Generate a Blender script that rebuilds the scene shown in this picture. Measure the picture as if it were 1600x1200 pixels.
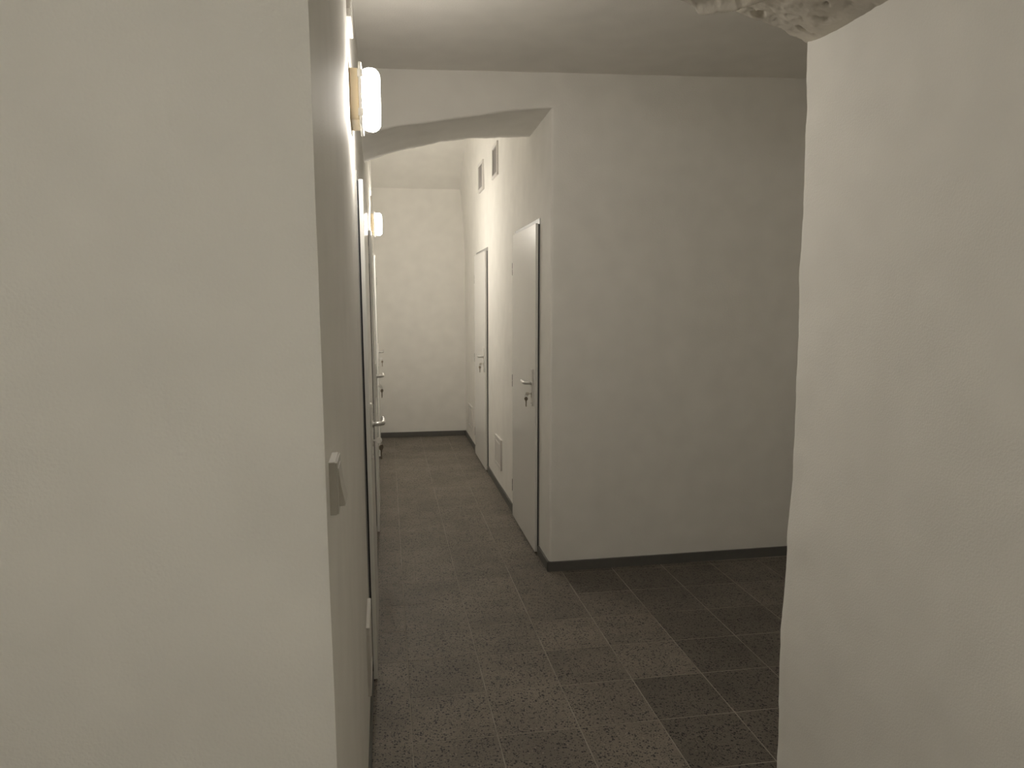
import bpy, bmesh, math, random
from mathutils import Vector, noise, Matrix

for o in list(bpy.data.objects):
    bpy.data.objects.remove(o, do_unlink=True)
random.seed(7)
scene = bpy.context.scene
COL = scene.collection

# ------------------------------------------------------------------ camera
cam = bpy.data.cameras.new('camera')
cam.sensor_fit = 'HORIZONTAL'
cam.sensor_width = 36.0
cam.lens = 1149.4 / 1600 * 36.0
cam.clip_start = 0.02
cam_o = bpy.data.objects.new('camera', cam)
COL.objects.link(cam_o)
cam_o.location = (0, 0, 1.526)
cam_o.rotation_euler = (math.radians(90 - 6.27), 0, math.radians(-9.664))
scene.camera = cam_o

# ------------------------------------------------------------------ world, exposure
world = bpy.data.worlds.new('world')
scene.world = world
world.use_nodes = True
world.node_tree.nodes['Background'].inputs[0].default_value = (0, 0, 0, 1)
world.node_tree.nodes['Background'].inputs[1].default_value = 0.0
scene.view_settings.view_transform = 'Standard'
scene.view_settings.look = 'None'
scene.view_settings.gamma = 1
scene.view_settings.use_curve_mapping = False
scene.view_settings.exposure = 0.37
scene.cycles.diffuse_bounces = 7

LAMP = dict(crossing=88.0, corridor=168.0, rear=132.0)       # diffuser radiance of each lamp
LAMP_COL = (1.0, 0.93, 0.83)
LAMP_COL_REAR = (1.0, 0.965, 0.87)

# ------------------------------------------------------------------ materials
def new_mat(name):
    m = bpy.data.materials.new(name)
    m.use_nodes = True
    nt = m.node_tree
    return m, nt, nt.nodes['Principled BSDF']

def node(nt, kind, **kw):
    n = nt.nodes.new(kind)
    for k, v in kw.items():
        if k.startswith('in_'):
            key = k[3:]
            n.inputs[int(key) if key.isdigit() else key].default_value = v
        else:
            setattr(n, k, v)
    return n

def plain(name, col, rough=0.5, metal=0.0, spec=0.5, noise_amt=0.06, scale=40):
    m, nt, b = new_mat(name)
    g = node(nt, 'ShaderNodeNewGeometry')
    n = node(nt, 'ShaderNodeTexNoise', in_Scale=scale, in_Detail=3.0)
    nt.links.new(g.outputs['Position'], n.inputs['Vector'])
    r = node(nt, 'ShaderNodeMapRange', in_3=1 - noise_amt, in_4=1 + noise_amt)
    nt.links.new(n.outputs['Fac'], r.inputs[0])
    mx = node(nt, 'ShaderNodeMix', data_type='RGBA', blend_type='MULTIPLY')
    mx.inputs[0].default_value = 1.0
    mx.inputs[6].default_value = (*col, 1)
    nt.links.new(r.outputs[0], mx.inputs[7])
    nt.links.new(mx.outputs[2], b.inputs['Base Color'])
    b.inputs['Roughness'].default_value = rough
    b.inputs['Metallic'].default_value = metal
    b.inputs['Specular IOR Level'].default_value = spec
    return m

def plaster(name, col, rough=0.65, spec=0.14, peel=0.4, mottle=0.03, scale=210.0):
    m, nt, b = new_mat(name)
    g = node(nt, 'ShaderNodeNewGeometry')
    P = g.outputs['Position']
    n1 = node(nt, 'ShaderNodeTexNoise', in_Scale=scale, in_Detail=1.0)
    n2 = node(nt, 'ShaderNodeTexNoise', in_Scale=7.0, in_Detail=1.0)
    for t in (n1, n2):
        nt.links.new(P, t.inputs['Vector'])
    b1 = node(nt, 'ShaderNodeBump', in_Strength=peel, in_Distance=0.0018)
    nt.links.new(n1.outputs['Fac'], b1.inputs['Height'])
    nt.links.new(b1.outputs[0], b.inputs['Normal'])
    r = node(nt, 'ShaderNodeMapRange', in_1=0.25, in_2=0.75, in_3=1 - mottle, in_4=1 + mottle)
    nt.links.new(n2.outputs['Fac'], r.inputs[0])
    mx = node(nt, 'ShaderNodeMix', data_type='RGBA', blend_type='MULTIPLY')
    mx.inputs[0].default_value = 1.0
    mx.inputs[6].default_value = (*col, 1)
    nt.links.new(r.outputs[0], mx.inputs[7])
    nt.links.new(mx.outputs[2], b.inputs['Base Color'])
    b.inputs['Roughness'].default_value = rough
    b.inputs['Specular IOR Level'].default_value = spec
    return m

def terrazzo():
    m, nt, b = new_mat('terrazzo')
    g = node(nt, 'ShaderNodeNewGeometry')
    P = g.outputs['Position']
    info = node(nt, 'ShaderNodeObjectInfo')
    def chips(scale, frac, size):
        v = node(nt, 'ShaderNodeTexVoronoi', in_Scale=scale)
        nt.links.new(P, v.inputs['Vector'])
        sep = node(nt, 'ShaderNodeSeparateColor')
        nt.links.new(v.outputs['Color'], sep.inputs[0])
        a = node(nt, 'ShaderNodeMath', operation='LESS_THAN', in_1=frac)
        nt.links.new(sep.outputs[0], a.inputs[0])
        sz = node(nt, 'ShaderNodeMath', operation='MULTIPLY', in_1=size)
        nt.links.new(sep.outputs[1], sz.inputs[0])
        d = node(nt, 'ShaderNodeMath', operation='LESS_THAN')
        nt.links.new(v.outputs['Distance'], d.inputs[0])
        nt.links.new(sz.outputs[0], d.inputs[1])
        mu = node(nt, 'ShaderNodeMath', operation='MULTIPLY')
        nt.links.new(a.outputs[0], mu.inputs[0])
        nt.links.new(d.outputs[0], mu.inputs[1])
        return mu.outputs[0]
    def mix(fac, a, c, blend='MIX'):
        n = node(nt, 'ShaderNodeMix', data_type='RGBA', blend_type=blend)
        for sock, val in ((n.inputs[0], fac), (n.inputs[6], a), (n.inputs[7], c)):
            if isinstance(val, (float, int)):
                sock.default_value = val
            elif isinstance(val, tuple):
                sock.default_value = (*val, 1)
            else:
                nt.links.new(val, sock)
        return n.outputs[2]
    big = node(nt, 'ShaderNodeTexNoise', in_Scale=3.2, in_Detail=5.0, in_Roughness=0.6)
    fine = node(nt, 'ShaderNodeTexNoise', in_Scale=140.0, in_Detail=3.0)
    for t in (big, fine):
        nt.links.new(P, t.inputs['Vector'])
    rb = node(nt, 'ShaderNodeMapRange', in_1=0.3, in_2=0.7, in_3=0.78, in_4=1.18)
    nt.links.new(big.outputs['Fac'], rb.inputs[0])
    rf = node(nt, 'ShaderNodeMapRange', in_1=0.3, in_2=0.7, in_3=0.86, in_4=1.14)
    nt.links.new(fine.outputs['Fac'], rf.inputs[0])
    c = mix(1.0, (0.212, 0.188, 0.160), rb.outputs[0], 'MULTIPLY')
    c = mix(1.0, c, rf.outputs[0], 'MULTIPLY')
    c = mix(chips(120.0, 0.42, 0.62), c, (0.035, 0.034, 0.036))
    c = mix(chips(200.0, 0.42, 0.62), c, (0.05, 0.046, 0.045))
    c = mix(chips(150.0, 0.08, 0.5), c, (0.33, 0.29, 0.25))
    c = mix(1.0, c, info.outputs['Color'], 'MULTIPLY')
    nt.links.new(c, b.inputs['Base Color'])
    b.inputs['Roughness'].default_value = 0.55
    b.inputs['Specular IOR Level'].default_value = 0.3
    return m

def emissive(name, col, strength):
    m, nt, b = new_mat(name)
    b.inputs['Base Color'].default_value = (0.8, 0.8, 0.78, 1)
    b.inputs['Emission Color'].default_value = (*col, 1)
    # front emission dimmed to tame the spot on the opposite wall, sides stronger
    g = node(nt, 'ShaderNodeTexCoord')
    sp = node(nt, 'ShaderNodeSeparateXYZ')
    nt.links.new(g.outputs['Normal'], sp.inputs[0])
    ab = node(nt, 'ShaderNodeMath', operation='ABSOLUTE')
    nt.links.new(sp.outputs[0], ab.inputs[0])
    r = node(nt, 'ShaderNodeMapRange', in_3=strength * 1.15, in_4=strength * 0.20)
    nt.links.new(ab.outputs[0], r.inputs[0])
    # emission also lowered towards the top to tame the streak on the wall
    rz = node(nt, 'ShaderNodeMapRange', in_1=0.0, in_2=1.0, in_3=1.0, in_4=0.4)
    nt.links.new(sp.outputs[2], rz.inputs[0])
    mu = node(nt, 'ShaderNodeMath', operation='MULTIPLY')
    nt.links.new(r.outputs[0], mu.inputs[0])
    nt.links.new(rz.outputs[0], mu.inputs[1])
    nt.links.new(mu.outputs[0], b.inputs['Emission Strength'])
    return m

def cream_plastic():
    m, nt, b = new_mat('cream_plastic')
    b.inputs['Base Color'].default_value = (0.80, 0.68, 0.48, 1)
    b.inputs['Roughness'].default_value = 0.35
    return m

WALLC = (0.85, 0.835, 0.795)
M_WALL = plaster('white_plaster', WALLC)
M_CEIL = plaster('ceiling_plaster', (0.80, 0.78, 0.735), rough=0.8, spec=0.15)
M_ROUGH = plaster('rough_plaster', (0.60, 0.565, 0.50), rough=0.9, spec=0.1, peel=0.9, mottle=0.16, scale=90.0)
M_TILE = terrazzo()
M_GROUT = plain('grout', (0.30, 0.275, 0.235), 0.9, noise_amt=0.6, scale=4)
M_BASE = plain('grey_baseboard_vinyl', (0.125, 0.122, 0.113), 0.55, noise_amt=0.1)
M_LEAF = plain('white_lacquered_steel', (0.83, 0.825, 0.80), 0.26, spec=0.5, noise_amt=0.015, scale=4)
M_FRAME = plain('grey_steel_frame', (0.30, 0.30, 0.295), 0.4, noise_amt=0.03)
M_SEAL = plain('dark_rubber_seal', (0.02, 0.021, 0.025), 0.8)
M_WHITE = plain('white_plastic', (0.76, 0.745, 0.71), 0.35, noise_amt=0.02)
M_VENT = plain('white_vent_plastic', (0.72, 0.70, 0.67), 0.45, noise_amt=0.02)
M_VENTDARK = plain('vent_mesh', (0.43, 0.41, 0.39), 0.7, noise_amt=0.05)
M_ALU = plain('satin_aluminium', (0.72, 0.71, 0.69), 0.32, metal=0.85, noise_amt=0.03)
M_STEEL = plain('nickel_steel', (0.62, 0.60, 0.56), 0.22, metal=1.0, noise_amt=0.05)
M_BRASS = plain('dull_key_metal', (0.30, 0.26, 0.21), 0.35, metal=0.8, noise_amt=0.1)
M_HINGE = plain('hinge_steel', (0.16, 0.16, 0.165), 0.4, metal=0.6, noise_amt=0.1)
M_CREAM = cream_plastic()
M_SWITCH = plain('ivory_switch_plastic', (0.62, 0.60, 0.56), 0.4, noise_amt=0.02)
M_KEY_GLINT = plain('key_glint', (0.95, 0.94, 0.92), 0.4, metal=0.2, noise_amt=0.02)  # near-white colour stands in for light glinting off one key

# ------------------------------------------------------------------ mesh helpers
def link(name, me, mat, parent=None, smooth=False):
    o = bpy.data.objects.new(name, me)
    COL.objects.link(o)
    if mat:
        me.materials.append(mat)
    if parent:
        o.parent = parent
    if smooth:
        me.polygons.foreach_set('use_smooth', [True] * len(me.polygons))
    return o

def from_bm(name, bm, mat, parent=None, smooth=False):
    bmesh.ops.recalc_face_normals(bm, faces=bm.faces)
    me = bpy.data.meshes.new(name)
    bm.to_mesh(me)
    bm.free()
    return link(name, me, mat, parent, smooth)

def tag(o, label, cat=None, group=None, kind=None):
    o['label'] = label
    if cat:
        o['category'] = cat
    if group:
        o['group'] = group
    if kind:
        o['kind'] = kind
    return o

def empty(name, loc=(0, 0, 0), rot=(0, 0, 0)):
    o = bpy.data.objects.new(name, None)
    o.empty_display_size = 0.1
    COL.objects.link(o)
    o.location = loc
    o.rotation_euler = rot
    return o

def add_box(bm, lo, hi, bevel=0.0, seg=2):
    r = bmesh.ops.create_cube(bm, size=1.0)
    vs = r['verts']
    for v in vs:
        for i in range(3):
            v.co[i] = lo[i] if v.co[i] < 0 else hi[i]
    if bevel > 0:
        es = set()
        for v in vs:
            es.update(v.link_edges)
        bmesh.ops.bevel(bm, geom=list(es), offset=bevel, segments=seg, profile=0.5, affect='EDGES')

def add_cyl(bm, p0, p1, r0, r1=None, seg=16):
    r1 = r0 if r1 is None else r1
    p0, p1 = Vector(p0), Vector(p1)
    d = p1 - p0
    q = Vector((0, 0, 1)).rotation_difference(d.normalized())
    m = Matrix.Translation((p0 + p1) / 2) @ q.to_matrix().to_4x4()
    bmesh.ops.create_cone(bm, cap_ends=True, segments=seg, radius1=r0, radius2=r1, depth=d.length, matrix=m)

def add_tube(bm, pts, radii, seg=10):
    rings = []
    pts = [Vector(p) for p in pts]
    for i, p in enumerate(pts):
        a = pts[max(i - 1, 0)]
        c = pts[min(i + 1, len(pts) - 1)]
        t = (c - a).normalized()
        up = Vector((0, 0, 1)) if abs(t.z) < 0.9 else Vector((0, 1, 0))
        s = t.cross(up).normalized()
        w = s.cross(t).normalized()
        r = radii[i] if isinstance(radii, (list, tuple)) else radii
        rs, rw = r if isinstance(r, tuple) else (r, r)
        rings.append([bm.verts.new(p + s * math.cos(k * 2 * math.pi / seg) * rs + w * math.sin(k * 2 * math.pi / seg) * rw) for k in range(seg)])
    for a, c in zip(rings, rings[1:]):
        for k in range(seg):
            bm.faces.new((a[k], a[(k + 1) % seg], c[(k + 1) % seg], c[k]))
    bm.faces.new(rings[0][::-1])
    bm.faces.new(rings[-1])

def grid_mesh(name, us, vs, fn, mat, flip=False, smooth=True):
    verts = [fn(u, v) for v in vs for u in us]
    nu = len(us)
    faces = []
    for j in range(len(vs) - 1):
        for i in range(nu - 1):
            f = (j * nu + i, j * nu + i + 1, (j + 1) * nu + i + 1, (j + 1) * nu + i)
            faces.append(f[::-1] if flip else f)
    me = bpy.data.meshes.new(name)
    me.from_pydata([tuple(v) for v in verts], [], faces)
    me.update()
    return link(name, me, mat, None, smooth)

def lin(a, b, n):
    return [a + (b - a) * i / n for i in range(n + 1)]

def nz(x, y, z, f=1.0):
    return noise.noise(Vector((x * f, y * f, z * f)))

def wob(x, y, z):
    """gentle unevenness of hand-plastered walls, metres"""
    return 0.0030 * nz(x, y, z, 1.3) + 0.0012 * nz(x + 9, y, z, 4.0) + 0.0004 * nz(x, y + 5, z, 13)

def struct(o, label, cat):
    return tag(o, label, cat, None, 'structure')

# ------------------------------------------------------------------ plan dimensions (metres)
XR = 0.893            # corridor right wall
YC = 3.978            # cross wall with the arch
YF = 8.41             # corridor end wall
YP = 1.86             # far edge of the near passage (right pier)
XJ = 1.100            # right pier face
YL = 1.062            # left pier face
X_REAR, Y_REAR, X_END = -0.70, -4.5, 2.80

def xl(y, z):         # left wall: leans and drifts a little
    return -0.085 - 0.009 * z - 0.004 * (y - 2.88)

def yc(x):            # cross wall is a touch out of square
    return YC + 0.018 * (x - XR)

def zc(x):            # ceiling of the crossing
    return 2.715 + 0.0335 * min(max(x, 0), 2.6)

def z_corr(y):        # vault of the corridor, springs from the end wall
    t = (y - 6.45) / 1.96
    return 2.79 + 0.62 * (1 - t * t)

# ------------------------------------------------------------------ floor
bm = bmesh.new()
add_box(bm, (X_REAR - 0.1, Y_REAR - 0.1, -0.08), (X_END + 0.1, YF + 0.1, -0.0008))
floor = struct(from_bm('floor', bm, M_GROUT), 'terrazzo tiled floor with pale joints running down the corridor', 'floor')

bm = bmesh.new()
S, B = 0.5, 0.003
bt = [bm.verts.new((x * S, y * S, 0.0 - 0.010)) for x, y in ((-1, -1), (1, -1), (1, 1), (-1, 1))]
mid = [bm.verts.new((x * S, y * S, -0.0006)) for x, y in ((-1, -1), (1, -1), (1, 1), (-1, 1))]
tp = [bm.verts.new((x * (S - B), y * (S - B), 0.0)) for x, y in ((-1, -1), (1, -1), (1, 1), (-1, 1))]
for a, c in ((bt, mid), (mid, tp)):
    for k in range(4):
        bm.faces.new((a[k], a[(k + 1) % 4], c[(k + 1) % 4], c[k]))
bm.faces.new(tp)
bm.faces.new(bt[::-1])
bmesh.ops.recalc_face_normals(bm, faces=bm.faces)
tile_me = bpy.data.meshes.new('tile')
bm.to_mesh(tile_me)
bm.free()
tile_me.materials.append(M_TILE)

X0, Y0, T, J = 1.863, 2.433, 0.30, 0.0046
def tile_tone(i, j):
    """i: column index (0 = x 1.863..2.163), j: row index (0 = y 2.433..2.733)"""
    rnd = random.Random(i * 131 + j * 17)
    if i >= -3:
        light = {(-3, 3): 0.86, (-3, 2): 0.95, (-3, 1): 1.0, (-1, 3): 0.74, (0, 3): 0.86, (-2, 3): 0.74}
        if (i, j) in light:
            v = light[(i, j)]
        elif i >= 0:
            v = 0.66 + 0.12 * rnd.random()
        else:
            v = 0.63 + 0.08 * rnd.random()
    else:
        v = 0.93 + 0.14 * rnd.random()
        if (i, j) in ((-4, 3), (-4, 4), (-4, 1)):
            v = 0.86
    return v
regions = [(-0.13, XR, YC, YF), (-0.10, X_END, YP, YC), (-0.09, XJ, YL, YP), (X_REAR, XJ, -0.57, YL)]
for (xa, xb, ya, yb) in regions:
    for i in range(-14, 8):
        for j in range(-19, 22):
            a0, a1 = max(X0 + T * i, xa), min(X0 + T * (i + 1), xb)
            b0, b1 = max(Y0 + T * j, ya), min(Y0 + T * (j + 1), yb)
            # one tile across region borders: let the lower region own it
            if a1 - a0 < 0.02 or b1 - b0 < 0.02:
                continue
            o = bpy.data.objects.new('tile', tile_me)
            COL.objects.link(o)
            a0c = a0 + (J / 2 if abs(a0 - (X0 + T * i)) < 1e-6 else 0)
            a1c = a1 - (J / 2 if abs(a1 - (X0 + T * (i + 1))) < 1e-6 else 0)
            b0c = b0 + (J / 2 if abs(b0 - (Y0 + T * j)) < 1e-6 else 0)
            b1c = b1 - (J / 2 if abs(b1 - (Y0 + T * (j + 1))) < 1e-6 else 0)
            o.location = ((a0c + a1c) / 2, (b0c + b1c) / 2, 0)
            o.scale = (a1c - a0c, b1c - b0c, 1)
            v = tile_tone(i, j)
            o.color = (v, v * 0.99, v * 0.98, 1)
            o.parent = floor

# ------------------------------------------------------------------ walls
zs = lin(0, 2.0, 24) + lin(2.0, 3.55, 20)[1:]
# left wall of the corridor
ys = lin(YL, 4.0, 60) + lin(4.0, YF + 0.05, 50)[1:]
def f_left(y, z):
    k = math.exp(-(y - YL) / 0.02)
    return (xl(y, z) + wob(0.3, y, z) * 0.8, y + 0.003 * k * nz(0, 3, z, 9), z)
struct(grid_mesh('wall_left', ys, lin(0, 3.55, 90), f_left, M_WALL), 'white plastered left wall with the flush doors', 'wall')

# left pier face turned towards the viewer
xs = [xl(YL, 1.5) - d for d in (0.0, 0.004, 0.012, 0.03, 0.06, 0.1)] + lin(-0.22, X_REAR - 0.05, 14)
def f_lp(x, z):
    d = xl(YL, 1.5) - x
    e = max(0.0, 1 - d / 0.006)
    if d < 1e-9:
        p = f_left(YL, z)
        return p
    shift = (xl(YL, z) - xl(YL, 1.5)) * max(0, 1 - d / 0.3)
    return (x + shift + 0.004 * e * nz(z, 2, 0, 7), YL - 0.0012 * (1 - e) + wob(x, 1.0, z) * (1 - e), z)
struct(grid_mesh('wall_left_front', xs, lin(0, 2.75, 110), f_lp, M_WALL, flip=True), 'broad white plastered pier face filling the left of the view', 'wall')

# right pier: jamb face, wavy rounded corner, return face into the crossing
EDGE = [(0.0, -0.008), (0.185, -0.008), (0.53, -0.013), (0.81, -0.005), (1.126, 0.006), (1.585, 0.002), (1.773, 0.003), (2.19, -0.004), (3, -0.004)]
def edge_off(z):
    for (z0, e0), (z1, e1) in zip(EDGE, EDGE[1:]):
        if z <= z1:
            t = (z - z0) / (z1 - z0)
            t = t * t * (3 - 2 * t)
            return e0 + (e1 - e0) * t
    return EDGE[-1][1]
prof = [('j', y) for y in lin(Y_REAR - 0.05, 1.4, 24) + [1.45, 1.5, 1.55, 1.6, 1.65, 1.7, 1.74, 1.77, 1.80, 1.82]]
prof += [('a', t) for t in lin(0, math.pi / 2, 6)]
prof += [('b', x) for x in [1.15, 1.2, 1.3, 1.5, 1.8, 2.2, 2.5, X_END + 0.05]]
RC = 0.022
def f_rp(k, z):
    kind, t = prof[k]
    ripple = 0.0045 * nz(1, 2, z, 5.5) + 0.003 * nz(4, 2, z, 14) + 0.0012 * nz(4, 7, z, 40)
    off = edge_off(z) + ripple
    if kind == 'j':
        w = math.exp(-max(0, YP - RC - t) / 0.10)
        return (XJ + off * w + wob(5, t, z) * (1 - w), t, z)
    if kind == 'a':
        return (XJ + RC - RC * math.cos(t) + off * math.cos(t), YP - RC + RC * math.sin(t), z)
    return (t, YP + wob(t, 7, z) * min(1, (t - 1.12) * 6), z)
struct(grid_mesh('wall_right', list(range(len(prof))), lin(0, 2.9, 230), f_rp, M_WALL, flip=False), 'smooth white plastered pier with a wavy edge on the right', 'wall')

# corridor right wall + cross wall, one plan profile with a soft corner
R2 = 0.014
prof2 = [('c', x) for x in lin(X_END + 0.05, 1.0, 30) + [0.95, 0.93]]
prof2 += [('a', t) for t in lin(0, math.pi / 2, 5)]
prof2 += [('r', y) for y in [4.01, 4.05] + lin(4.1, YF + 0.05, 54)]
def lean_r(y, z):     # upper part of the far wall closes in towards the vault
    return -0.05 * max(0, (y - 6.2) / 2.2) * max(0, (z - 2.0) / 0.8) ** 1.5
def f_cw(k, z):
    kind, t = prof2[k]
    if kind == 'c':
        return (t, yc(t) + wob(t, 4, z), z)
    if kind == 'a':
        return (XR + R2 - R2 * math.sin(t) + 0.0015 * nz(0, 8, z, 6), yc(XR) + R2 - R2 * math.cos(t), z)
    return (XR + lean_r(t, z) + wob(8, t, z) * 0.8, t, z)
struct(grid_mesh('wall_crossing', list(range(len(prof2))), lin(0, 3.55, 100), f_cw, M_WALL, flip=True), 'white plastered cross wall and corridor wall meeting at a soft corner', 'wall')

# end wall of the corridor
struct(grid_mesh('wall_far', lin(-0.3, XR + 0.05, 16), lin(0, 2.95, 34), lambda x, z: (x, YF + wob(x, 2, z) * 1.5, z), M_WALL), 'bright white end wall closing the corridor', 'wall')
# unseen walls that close the place
struct(grid_mesh('wall_rear', lin(X_REAR - 0.05, XJ + 0.05, 6), lin(0, 2.8, 6), lambda x, z: (x, Y_REAR, z), M_WALL, flip=True), 'white plastered wall closing the passage behind the viewer', 'wall')
struct(grid_mesh('wall_rear_left', lin(Y_REAR - 0.05, YL + 0.05, 6), lin(0, 2.8, 6), lambda y, z: (X_REAR, y, z), M_WALL), 'white plastered side wall of the passage behind the viewer', 'wall')
struct(grid_mesh('wall_crossing_end', lin(YP - 0.05, YC + 0.1, 6), lin(0, 2.95, 6), lambda y, z: (X_END, y, z), M_WALL, flip=True), 'white plastered wall closing the side passage on the right', 'wall')

# ------------------------------------------------------------------ arch over the corridor mouth
ARF = [(-0.16, 2.355), (-0.103, 2.383), (0.071, 2.431), (0.385, 2.486), (0.644, 2.532), (0.859, 2.561), (0.96, 2.570)]
ARB = [(-0.16, 2.345), (-0.106, 2.367), (-0.033, 2.394), (0.078, 2.431), (0.338, 2.495), (0.527, 2.524), (0.858, 2.545), (0.96, 2.55)]
def interp(tab, x):
    for (a, za), (c, zb) in zip(tab, tab[1:]):
        if x <= c:
            return za + (zb - za) * (x - a) / (c - a)
    return tab[-1][1]
YB = 4.60
xs = lin(-0.16, 0.935, 110)
rows = []
top = 2.85
for t in lin(0, 1, 10):
    rows.append(('front', t))
for t in lin(0, 1, 5)[1:]:
    rows.append(('nose', t))
for t in lin(0, 1, 12)[1:]:
    rows.append(('under', t))
for t in lin(0, 1, 6)[1:]:
    rows.append(('back', t))
def f_arch(x, k):
    kind, t = rows[k]
    r = 0.014 + 0.008 * nz(x, 0, 3, 5)
    zf = interp(ARF, x) + 0.004 * nz(x, 2, 0, 6) + 0.0025 * nz(x, 2, 0, 17)
    zb = interp(ARB, x) + 0.004 * nz(x, 5, 0, 7) + 0.004 * nz(x, 9, 0, 22)
    yf = yc(x) - 0.0012
    if kind == 'front':
        z = top + (zf + r - top) * t
        return (x, yf + wob(x, 4, z), z)
    if kind == 'nose':
        a = t * math.pi / 2
        z = zf + r - r * math.sin(a)
        return (x, yf + wob(x, 4, zf) + r - r * math.cos(a), z)
    if kind == 'under':
        y = yf + r + (YB - yf - r) * t
        s = math.sin(math.pi * t)
        return (x, y + (0.004 * nz(x, 1, 1, 12) if t == 1 else 0), zf + (zb - zf) * t + 0.004 * s * nz(x, y, 0, 9))
    return (x, YB + 0.01 * t, zb + (3.55 - zb) * t)
struct(grid_mesh('arch', xs, list(range(len(rows))), f_arch, M_WALL), 'low plastered arch rising to the right over the corridor mouth', 'arch')

# ------------------------------------------------------------------ ceilings
struct(grid_mesh('ceiling', lin(-0.2, X_END + 0.1, 30), lin(YP - 0.05, YC + 0.1, 24),
                 lambda x, y: (x, y, zc(x) + 0.012 * nz(x, y, 0, 1.1) * min(1, max(0, (YC - y) / 0.4)) + 0.004 * nz(x, y, 3, 3)), M_CEIL, flip=True), 'low whitewashed ceiling in front of the arch', 'ceiling')
struct(grid_mesh('ceiling_corridor', lin(-0.3, XR + 0.1, 14), lin(YB - 0.2, YF + 0.05, 40),
                 lambda x, y: (x, y, z_corr(y) + 0.006 * nz(x, y, 0, 2)), M_WALL, flip=True), 'curved white vault over the corridor', 'ceiling')

# broken segmental vault over the viewer; its raw far edge hangs at the top right
def z_soff(x):
    d = min(XJ - x, 1.36)
    return 2.19 + 0.30 * d - 0.11 * d * d
sx = lin(1.14, 0.55, 140) + lin(0.5, X_REAR - 0.05, 16)
sy = lin(Y_REAR - 0.05, 1.2, 16) + lin(1.24, YP, 130)
NS = len(sy)
rows_s = [('s', y) for y in sy] + [('u', h) for h in (0.006, 0.018, 0.04, 0.08, 0.16, 0.3, 0.45, 0.6)]
def rough(x, y):
    n = 0.0050 * nz(x, y, 1, 8) + 0.0042 * nz(x, y, 4, 24) + 0.0034 * nz(x, y, 9, 60) + 0.0014 * nz(x, y, 7, 110) - 0.007 * max(0.0, 0.22 - abs(nz(x, y, 12, 14)))
    pit = nz(x + 3, y, 2, 26)
    if pit > 0.40:
        n += 0.06 * (pit - 0.40)
    return n
RA, RB = Vector((0.795, 1.87)), Vector((0.900, 1.70))      # plaster bead left along a lost edge
def f_sof(x, k):
    kind, t = rows_s[k]
    y = t if kind == 's' else YP
    w = min(1.0, max(0.25, (y - 1.35) / 0.25))
    z = z_soff(x)
    # shoulder of smoother plaster where the pier meets the vault
    d = XJ - x
    z -= 0.004 * math.exp(-max(0, d) / 0.015) * (0.3 + nz(0, y, 3, 11))
    # bead and the recess left of it
    p = Vector((x, y)) - RA
    ax = (RB - RA).normalized()
    s = p.dot(ax)
    side = p.x * ax.y - p.y * ax.x                      # >0 on the pier side
    fade = min(1, max(0, (0.24 - s) / 0.12))
    bead = math.exp(-(side / 0.010) ** 4) * fade
    z -= 0.020 * bead
    z += rough(x, y) * w * min(1.0, 0.25 + max(0.0, XJ - x) / 0.12) * (1 - 0.8 * bead)
    if s < 0.3 and side < -0.012:
        z += 0.018 * min(1, (-side - 0.012) / 0.02) * fade
    lip = max(0, (y - (YP - 0.05)) / 0.05)
    yy = y
    if y > 1.24:
        edge = 0.010 * nz(x, 0, 6, 9) + 0.006 * nz(x, 0, 2, 25) + 0.004 * nz(x, 3, 2, 60)
        yy = y + edge * max(0, (y - 1.6) / (YP - 1.6)) - 0.006
    if kind == 's':
        z += 0.006 * lip * lip
        return (x, yy, z)
    return (x, yy + 0.004 + 0.006 * min(1, t / 0.04), z + 0.006 + t)
struct(grid_mesh('ceiling_vault', sx, list(range(len(rows_s))), f_sof, M_ROUGH, flip=True), 'raw broken edge of a rough plastered vault at the top right', 'ceiling')

# ------------------------------------------------------------------ baseboards
BH, BT = 0.056, 0.011
D_RIGHT = [4.275, 6.52]
D_LEFT = [2.88, 4.84, 7.30]
DW = 0.80
def segs(a, b, doors):
    cur, out = a, []
    for d in doors:
        out.append((cur, d - 0.012))
        cur = d + DW + 0.012
    out.append((cur, b))
    return out
bm = bmesh.new()
for a, c in segs(yc(XR) - BT, YF, D_RIGHT):
    add_box(bm, (XR - BT, a, -0.001), (XR + 0.004, c, BH), 0.002, 1)
struct(from_bm('baseboard_right', bm, M_BASE), 'dark grey skirting strip along the corridor right wall', 'baseboard')
bm = bmesh.new()
for a, c in segs(YL + 0.002, YF, D_LEFT):
    q = [bm.verts.new((xl(y, 0) + dx, y, z)) for y in (a, c) for dx, z in ((-0.004, -0.001), (BT - 0.002, -0.001), (BT - 0.002, BH - 0.002), (BT - 0.004, BH), (-0.004, BH))]
    for k in range(5):
        bm.faces.new((q[k], q[(k + 1) % 5], q[5 + (k + 1) % 5], q[5 + k]))
    bm.faces.new(q[:5])
    bm.faces.new(q[5:])
struct(from_bm('baseboard_left', bm, M_BASE), 'dark grey skirting strip along the left wall', 'baseboard')
bm = bmesh.new()
q = [bm.verts.new((x, yc(x) + dy, z)) for x in (XR - BT, X_END) for dy, z in ((0.006, -0.001), (-BT, -0.001), (-BT, BH - 0.002), (-BT + 0.002, BH), (0.006, BH))]
for k in range(5):
    bm.faces.new((q[k], q[(k + 1) % 5], q[5 + (k + 1) % 5], q[5 + k]))
bm.faces.new(q[:5])
bm.faces.new(q[5:])
struct(from_bm('baseboard_crossing', bm, M_BASE), 'dark grey skirting strip under the shaded cross wall', 'baseboard')
bm = bmesh.new()
add_box(bm, (-0.13, YF - BT, -0.001), (XR, YF + 0.006, BH + 0.002), 0.002, 1)
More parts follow.
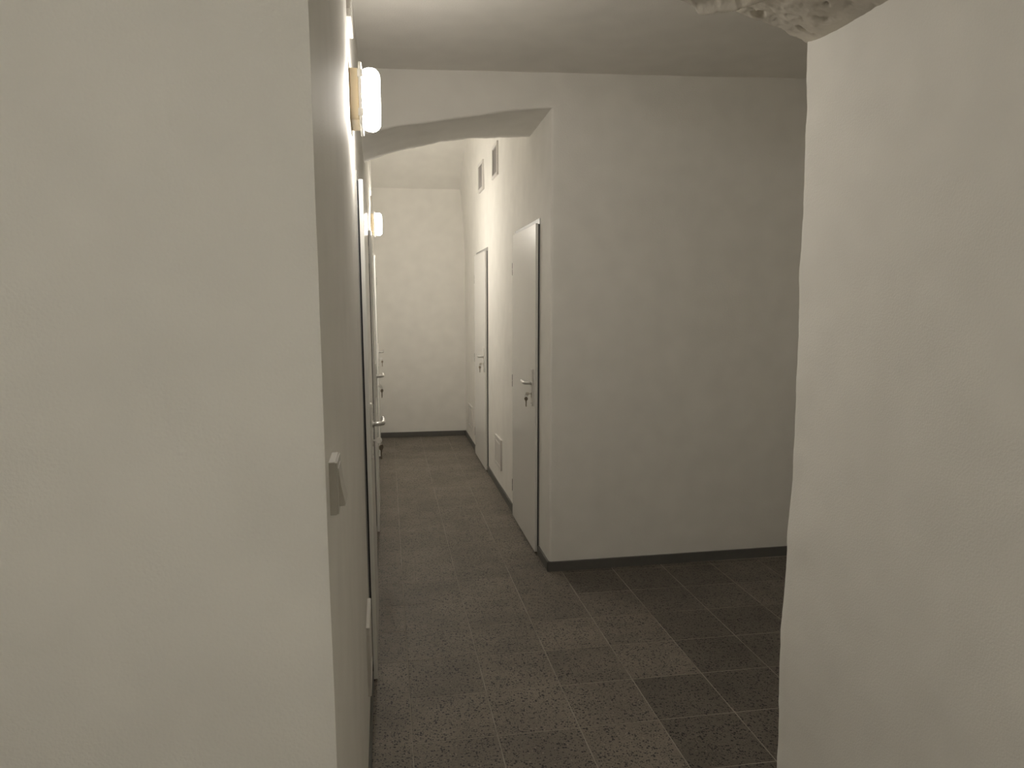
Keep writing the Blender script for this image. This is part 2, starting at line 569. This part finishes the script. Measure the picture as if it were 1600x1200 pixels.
struct(from_bm('baseboard_far', bm, M_BASE), 'dark grey skirting strip at the foot of the end wall', 'baseboard')

# ------------------------------------------------------------------ fittings: local frame is (u along +Y, n out of the wall, z)
def P(side, u, n, z):
    return (side * n, u, z)

def lbox(bm, side, u0, u1, n0, n1, z0, z1, bevel=0.0, seg=2):
    a, c = P(side, u0, n0, z0), P(side, u1, n1, z1)
    add_box(bm, [min(p, q) for p, q in zip(a, c)], [max(p, q) for p, q in zip(a, c)], bevel, seg)

def part(name, bm, mat, parent, smooth=False):
    return from_bm(name, bm, mat, parent, smooth)

def copy_tree(o, parent=None):
    c = o.copy()
    COL.objects.link(c)
    c.parent = parent
    for ch in list(o.children):
        copy_tree(ch, c)
    return c

HU, HZ = 0.080, 1.045        # lever position on the leaf
CZ = 0.975                   # lock cylinder height
def make_door(name, side):
    root = empty(name)
    bm = bmesh.new()                                             # slim steel frame
    lbox(bm, side, -0.010, 0.03, -0.004, 0.003, 0.0, 2.018)
    lbox(bm, side, DW - 0.03, DW + 0.012, -0.004, 0.003, 0.0, 2.018)
    lbox(bm, side, 0.03, DW - 0.03, -0.004, 0.003, 1.955, 2.018)
    part('frame', bm, M_FRAME, root)
    bm = bmesh.new()                                             # black seal between leaf and frame
    lbox(bm, side, 0.003, DW - 0.003, 0.0022, 0.0095, 0.014, 1.984)
    part('seal', bm, M_SEAL, root)
    bm = bmesh.new()
    lbox(bm, side, 0.0, DW, 0.009, 0.025, 0.014, 1.988, 0.0015, 2)
    leaf = part('leaf', bm, M_LEAF, root)
    N = 0.025
    for hz in (1.76, 0.985, 0.235):
        bm = bmesh.new()
        add_cyl(bm, P(side, DW + 0.006, 0.020, hz + 0.002), P(side, DW + 0.006, 0.020, hz + 0.042), 0.0075)
        add_cyl(bm, P(side, DW + 0.006, 0.020, hz - 0.042), P(side, DW + 0.006, 0.020, hz - 0.002), 0.0075)
        add_cyl(bm, P(side, DW + 0.006, 0.020, hz - 0.046), P(side, DW + 0.006, 0.020, hz + 0.046), 0.0045)
        h = part('hinge', bm, M_HINGE, root)
        h['label'] = 'dark steel hinge'
    bm = bmesh.new()
    lbox(bm, side, HU - 0.019, HU + 0.019, N - 0.001, N + 0.007, 0.905, 1.130, 0.004, 3)
    plate = part('handle_plate', bm, M_WHITE, root)
    bm = bmesh.new()                                             # lever: neck, elbow, grip towards the hinges
    pts = [P(side, HU, N + 0.005, HZ), P(side, HU, N + 0.030, HZ), P(side, HU + 0.003, N + 0.042, HZ), P(side, HU + 0.012, N + 0.049, HZ),
           P(side, HU + 0.03, N + 0.051, HZ), P(side, HU + 0.075, N + 0.051, HZ + 0.001), P(side, HU + 0.11, N + 0.049, HZ + 0.004), P(side, HU + 0.122, N + 0.046, HZ + 0.007)]
    add_tube(bm, pts, [0.0095, 0.009, 0.009, 0.009, (0.008, 0.0095), (0.0075, 0.0095), (0.007, 0.009), (0.004, 0.006)], 12)
    add_cyl(bm, P(side, HU, N + 0.004, HZ), P(side, HU, N + 0.012, HZ), 0.0135)
    part('lever', bm, M_ALU, plate, True)
    bm = bmesh.new()
    add_cyl(bm, P(side, HU, N - 0.001, CZ + 0.004), P(side, HU, N + 0.0095, CZ + 0.004), 0.0085)
    lbox(bm, side, HU - 0.005, HU + 0.005, N - 0.001, N + 0.0095, CZ - 0.021, CZ, 0.0015, 1)
    part('lock_cylinder', bm, M_STEEL, plate)
    for sz in (1.115, 0.921):
        bm = bmesh.new()
        add_cyl(bm, P(side, HU, N + 0.005, sz), P(side, HU, N + 0.0082, sz), 0.0042, seg=10)
        part('screw', bm, M_HINGE if sz < 1 else M_WHITE, plate)
    return root

def key_shape(bm, side, u, n, z, du, dn, dz, length, flat):
    """a key lying along (du,dn,dz); flat = direction of the bow's width"""
    o = Vector(P(side, u, n, z))
    d = Vector(P(side, du, dn, dz)).normalized()
    w = Vector(P(side, *flat)).normalized()
    nrm = d.cross(w).normalized()
    t = 0.0011
    def plate_(outline):
        a = [bm.verts.new(o + d * p + w * q_ + nrm * t) for p, q_ in outline]
        c = [bm.verts.new(o + d * p + w * q_ - nrm * t) for p, q_ in outline]
        bm.faces.new(a)
        bm.faces.new(c[::-1])
        for k in range(len(a)):
            bm.faces.new((a[k], a[(k + 1) % len(a)], c[(k + 1) % len(a)], c[k]))
    bow = [(0.012 - 0.012 * math.cos(k * 2 * math.pi / 16), 0.0125 * math.sin(k * 2 * math.pi / 16)) for k in range(16)]
    plate_(bow)
    teeth = [(0.022, -0.004), (length, -0.0035), (length, 0.001), (length - 0.005, 0.0035), (length - 0.009, 0.0015), (length - 0.013, 0.004), (length - 0.017, 0.002), (0.026, 0.004), (0.022, 0.004)]
    plate_(teeth)

def make_keys(name, side):
    root = empty(name)
    N = 0.025 + 0.0095
    bm = bmesh.new()
    key_shape(bm, side, HU, N + 0.034, CZ + 0.004, 0, -1, 0, 0.036, (0, 0, 1))
    part('key_in_lock', bm, M_STEEL, root)
    bm = bmesh.new()                                             # split ring through both bows
    c = Vector(P(side, HU, N + 0.030, CZ - 0.008))
    pts = [c + Vector((side * 0.004 * math.sin(a), 0.0105 * math.sin(a), 0.0105 * math.cos(a))) for a in [k * 2 * math.pi / 18 for k in range(19)]]
    add_tube(bm, pts, 0.0009, 6)
    part('key_ring', bm, M_STEEL, root, True)
    bm = bmesh.new()
    key_shape(bm, side, HU, N + 0.030, CZ - 0.0145, 0.05, 0, -1, 0.060, (0.7, 0.7, 0))
    part('hanging_key', bm, M_BRASS, root)
    return root

def rot_left():
    return (0, -0.009, 0.004)

doors = {}
labels_d = {
    ('R', 0): 'white flush steel door nearest on the corridor right wall',
    ('R', 1): 'farther white flush steel door on the corridor right wall, opposite the far lamp',
    ('L', 0): 'nearest white flush door on the left wall, seen edge-on, mirroring the far lamp',
    ('L', 1): 'second white flush door on the left wall, seen edge-on just past the arch',
    ('L', 2): 'farthest white flush door on the left wall beside the bright end wall'}
labels_k = {
    ('R', 0): 'two keys on a ring in the nearest right-hand door lock',
    ('R', 1): 'two small keys in the lock of the farther right-hand door',
    ('L', 0): 'shiny keys catching the light in the nearest left-hand door lock',
    ('L', 1): 'keys hanging from the second left-hand door lock against the end wall',
    ('L', 2): 'tiny keys hanging from the farthest left-hand door lock'}
n = 0
for S_, ylist in (('R', D_RIGHT), ('L', D_LEFT)):
    side = -1 if S_ == 'R' else 1
    proto = kproto = None
    for i, y in enumerate(ylist):
        n += 1
        if proto is None:
            proto = r = make_door('door_%d' % n, side)
            kproto = k = make_keys('key_bunch', side)
        else:
            r = copy_tree(proto)
            r.name = 'door_%d' % n
            k = copy_tree(kproto)
        for o in (r, k):
            if S_ == 'R':
                o.location = (XR, y, 0)
            else:
                o.location = (xl(y, 0), y, 0)
                o.rotation_euler = rot_left()
        struct(r, labels_d[(S_, i)], 'door')
        if (S_, i) == ('L', 0):                                  # glint on this key painted as its colour
            shiny = [c for c in k.children if c.name.startswith('key_in_lock')][0]
            shiny.data = shiny.data.copy()
            shiny.data.materials[0] = M_KEY_GLINT
        tag(k, labels_k[(S_, i)], 'keys', 'keys left in the door locks')

# ------------------------------------------------------------------ wall vents
def make_vent(side, w, h, upper):
    root = empty('wall_vent')
    bw, th = 0.028, 0.013
    bm = bmesh.new()
    lbox(bm, side, 0, w, -0.008, th, 0, bw, 0.002, 1)
    lbox(bm, side, 0, w, -0.008, th, h - bw, h, 0.002, 1)
    lbox(bm, side, 0, bw, -0.008, th, bw, h - bw, 0.002, 1)
    lbox(bm, side, w - bw, w, -0.008, th, bw, h - bw, 0.002, 1)
    part('frame', bm, M_VENT, root)
    bm = bmesh.new()
    if upper:
        lbox(bm, side, bw - 0.002, w - bw + 0.002, 0.0005, 0.003, bw - 0.002, h - bw + 0.002)
        part('backing', bm, M_VENTDARK, root)
        bm = bmesh.new()
        k = 0
        z = bw + 0.006
        while z < h - bw - 0.004:
            a = [bm.verts.new(P(side, u, n_, zz)) for u in (bw, w - bw) for n_, zz in ((0.003, z + 0.007), (0.0095, z), (0.0095, z + 0.0015), (0.003, z + 0.0085))]
            for q in range(4):
                bm.faces.new((a[q], a[(q + 1) % 4], a[4 + (q + 1) % 4], a[4 + q]))
            bm.faces.new(a[:4]); bm.faces.new(a[4:])
            z += 0.0135
        part('grille', bm, M_VENTDARK, root)
    else:
        lbox(bm, side, bw - 0.002, w - bw + 0.002, 0.0005, 0.008, bw - 0.002, h - bw + 0.002)
        part('cover_plate', bm, M_VENT, root)
        bm = bmesh.new()
        lbox(bm, side, bw + 0.012, w - bw - 0.012, 0.007, 0.0115, bw + 0.012, h - bw - 0.012, 0.002, 1)
        part('inner_panel', bm, M_VENT, root)
    return root
for (S_, y, z, w, h, up, lab) in [
        ('R', 5.88, 2.535, 0.285, 0.262, True, 'nearer white framed air vent with grey grille high on the corridor right wall'),
        ('R', 6.66, 2.540, 0.290, 0.258, True, 'farther white framed air vent with grey grille high on the corridor right wall'),
        ('R', 5.71, 0.190, 0.315, 0.248, False, 'white vent cover low on the right wall between the two doors'),
        ('R', 7.72, 0.175, 0.345, 0.250, False, 'white vent cover low on the right wall past the farther door'),
        ('L', 2.45, 0.178, 0.260, 0.248, False, 'white vent cover low on the left wall before the nearest door'),
        ('L', 2.50, 2.430, 0.200, 0.258, True, 'white vent high on the left wall above the near lamp'),
        ('L', 6.58, 2.485, 0.285, 0.258, True, 'white vent high on the left wall above the far lamp')]:
    side = -1 if S_ == 'R' else 1
    v = make_vent(side, w, h, up)
    if S_ == 'R':
        v.location = (XR + lean_r(y + w / 2, z + h) - 0.001, y, z)
        v.rotation_euler = (0, 0, -math.atan2(lean_r(y + w, z + h / 2) - lean_r(y, z + h / 2), w) if up else 0)
    else:
        v.location = (xl(y, z) - 0.001, y, z)
        v.rotation_euler = rot_left()
    tag(v, lab, 'vent', 'wall air vents')

# ------------------------------------------------------------------ bulkhead lamps
def make_lamp(side, key, col):
    root = empty('wall_lamp')
    bm = bmesh.new()
    lbox(bm, side, -0.082, 0.082, -0.002, 0.030, -0.082, 0.082, 0.006, 3)
    part('base', bm, M_CREAM, root)
    bm = bmesh.new()
    lbox(bm, side, -0.097, 0.097, 0.029, 0.040, -0.097, 0.097, 0.004, 3)
    rim = part('rim', bm, M_WHITE, root)
    for zz in (-0.060, 0.060):
        bm = bmesh.new()
        lbox(bm, side, -0.099, -0.094, 0.026, 0.043, zz - 0.012, zz + 0.012, 0.001, 1)
        part('clip', bm, M_WHITE, rim)
    bm = bmesh.new()
    lbox(bm, side, -0.088, 0.088, 0.034, 0.098, -0.088, 0.088, 0.028, 4)
    d = part('diffuser', bm, emissive('lamp_glow_' + key, col, LAMP[key]), root, True)
    d['label'] = 'glowing white diffuser'
    return root
for side, loc, key, col, lab in [
        (1, (xl(2.6, 2.2), 2.60, 2.200), 'crossing', LAMP_COL, 'glowing square wall lamp nearest, high on the left wall before the arch'),
        (1, (xl(6.5, 2.2), 6.50, 2.195), 'corridor', LAMP_COL, 'small glowing wall lamp farther down the left corridor wall'),
        (1, (X_REAR, -0.65, 2.100), 'rear', LAMP_COL_REAR, 'square wall lamp on the passage wall behind the viewer')]:
    l = make_lamp(side, key, col)
    l.location = loc
    if key != 'rear':
        l.rotation_euler = rot_left()
    tag(l, lab, 'lamp', 'square bulkhead wall lamps')

# ------------------------------------------------------------------ light switch
sw = empty('light_switch', (xl(1.12, 1.205), 1.12, 1.205), rot_left())
bm = bmesh.new()
lbox(bm, 1, 0, 0.080, -0.002, 0.010, 0.0, 0.082, 0.0015, 2)
part('mounting_box', bm, M_SWITCH, sw)
bm = bmesh.new()
lbox(bm, 1, 0.001, 0.079, 0.0095, 0.0125, 0.001, 0.081, 0.0012, 2)
cover = part('cover_frame', bm, M_SWITCH, sw)
bm = bmesh.new()
pr = [(0.012, 0.070), (0.0135, 0.070), (0.0165, 0.042), (0.0225, 0.014), (0.0215, 0.011), (0.012, 0.011)]
a = [bm.verts.new((n_, 0.011, z)) for n_, z in pr]
c = [bm.verts.new((n_, 0.069, z)) for n_, z in pr]
bm.faces.new(a)
bm.faces.new(c[::-1])
for k in range(len(pr)):
    bm.faces.new((a[k], a[(k + 1) % len(pr)], c[(k + 1) % len(pr)], c[k]))
part('rocker', bm, M_SWITCH, cover)
tag(sw, 'white surface-mounted rocker light switch on the left wall edge', 'light switch')
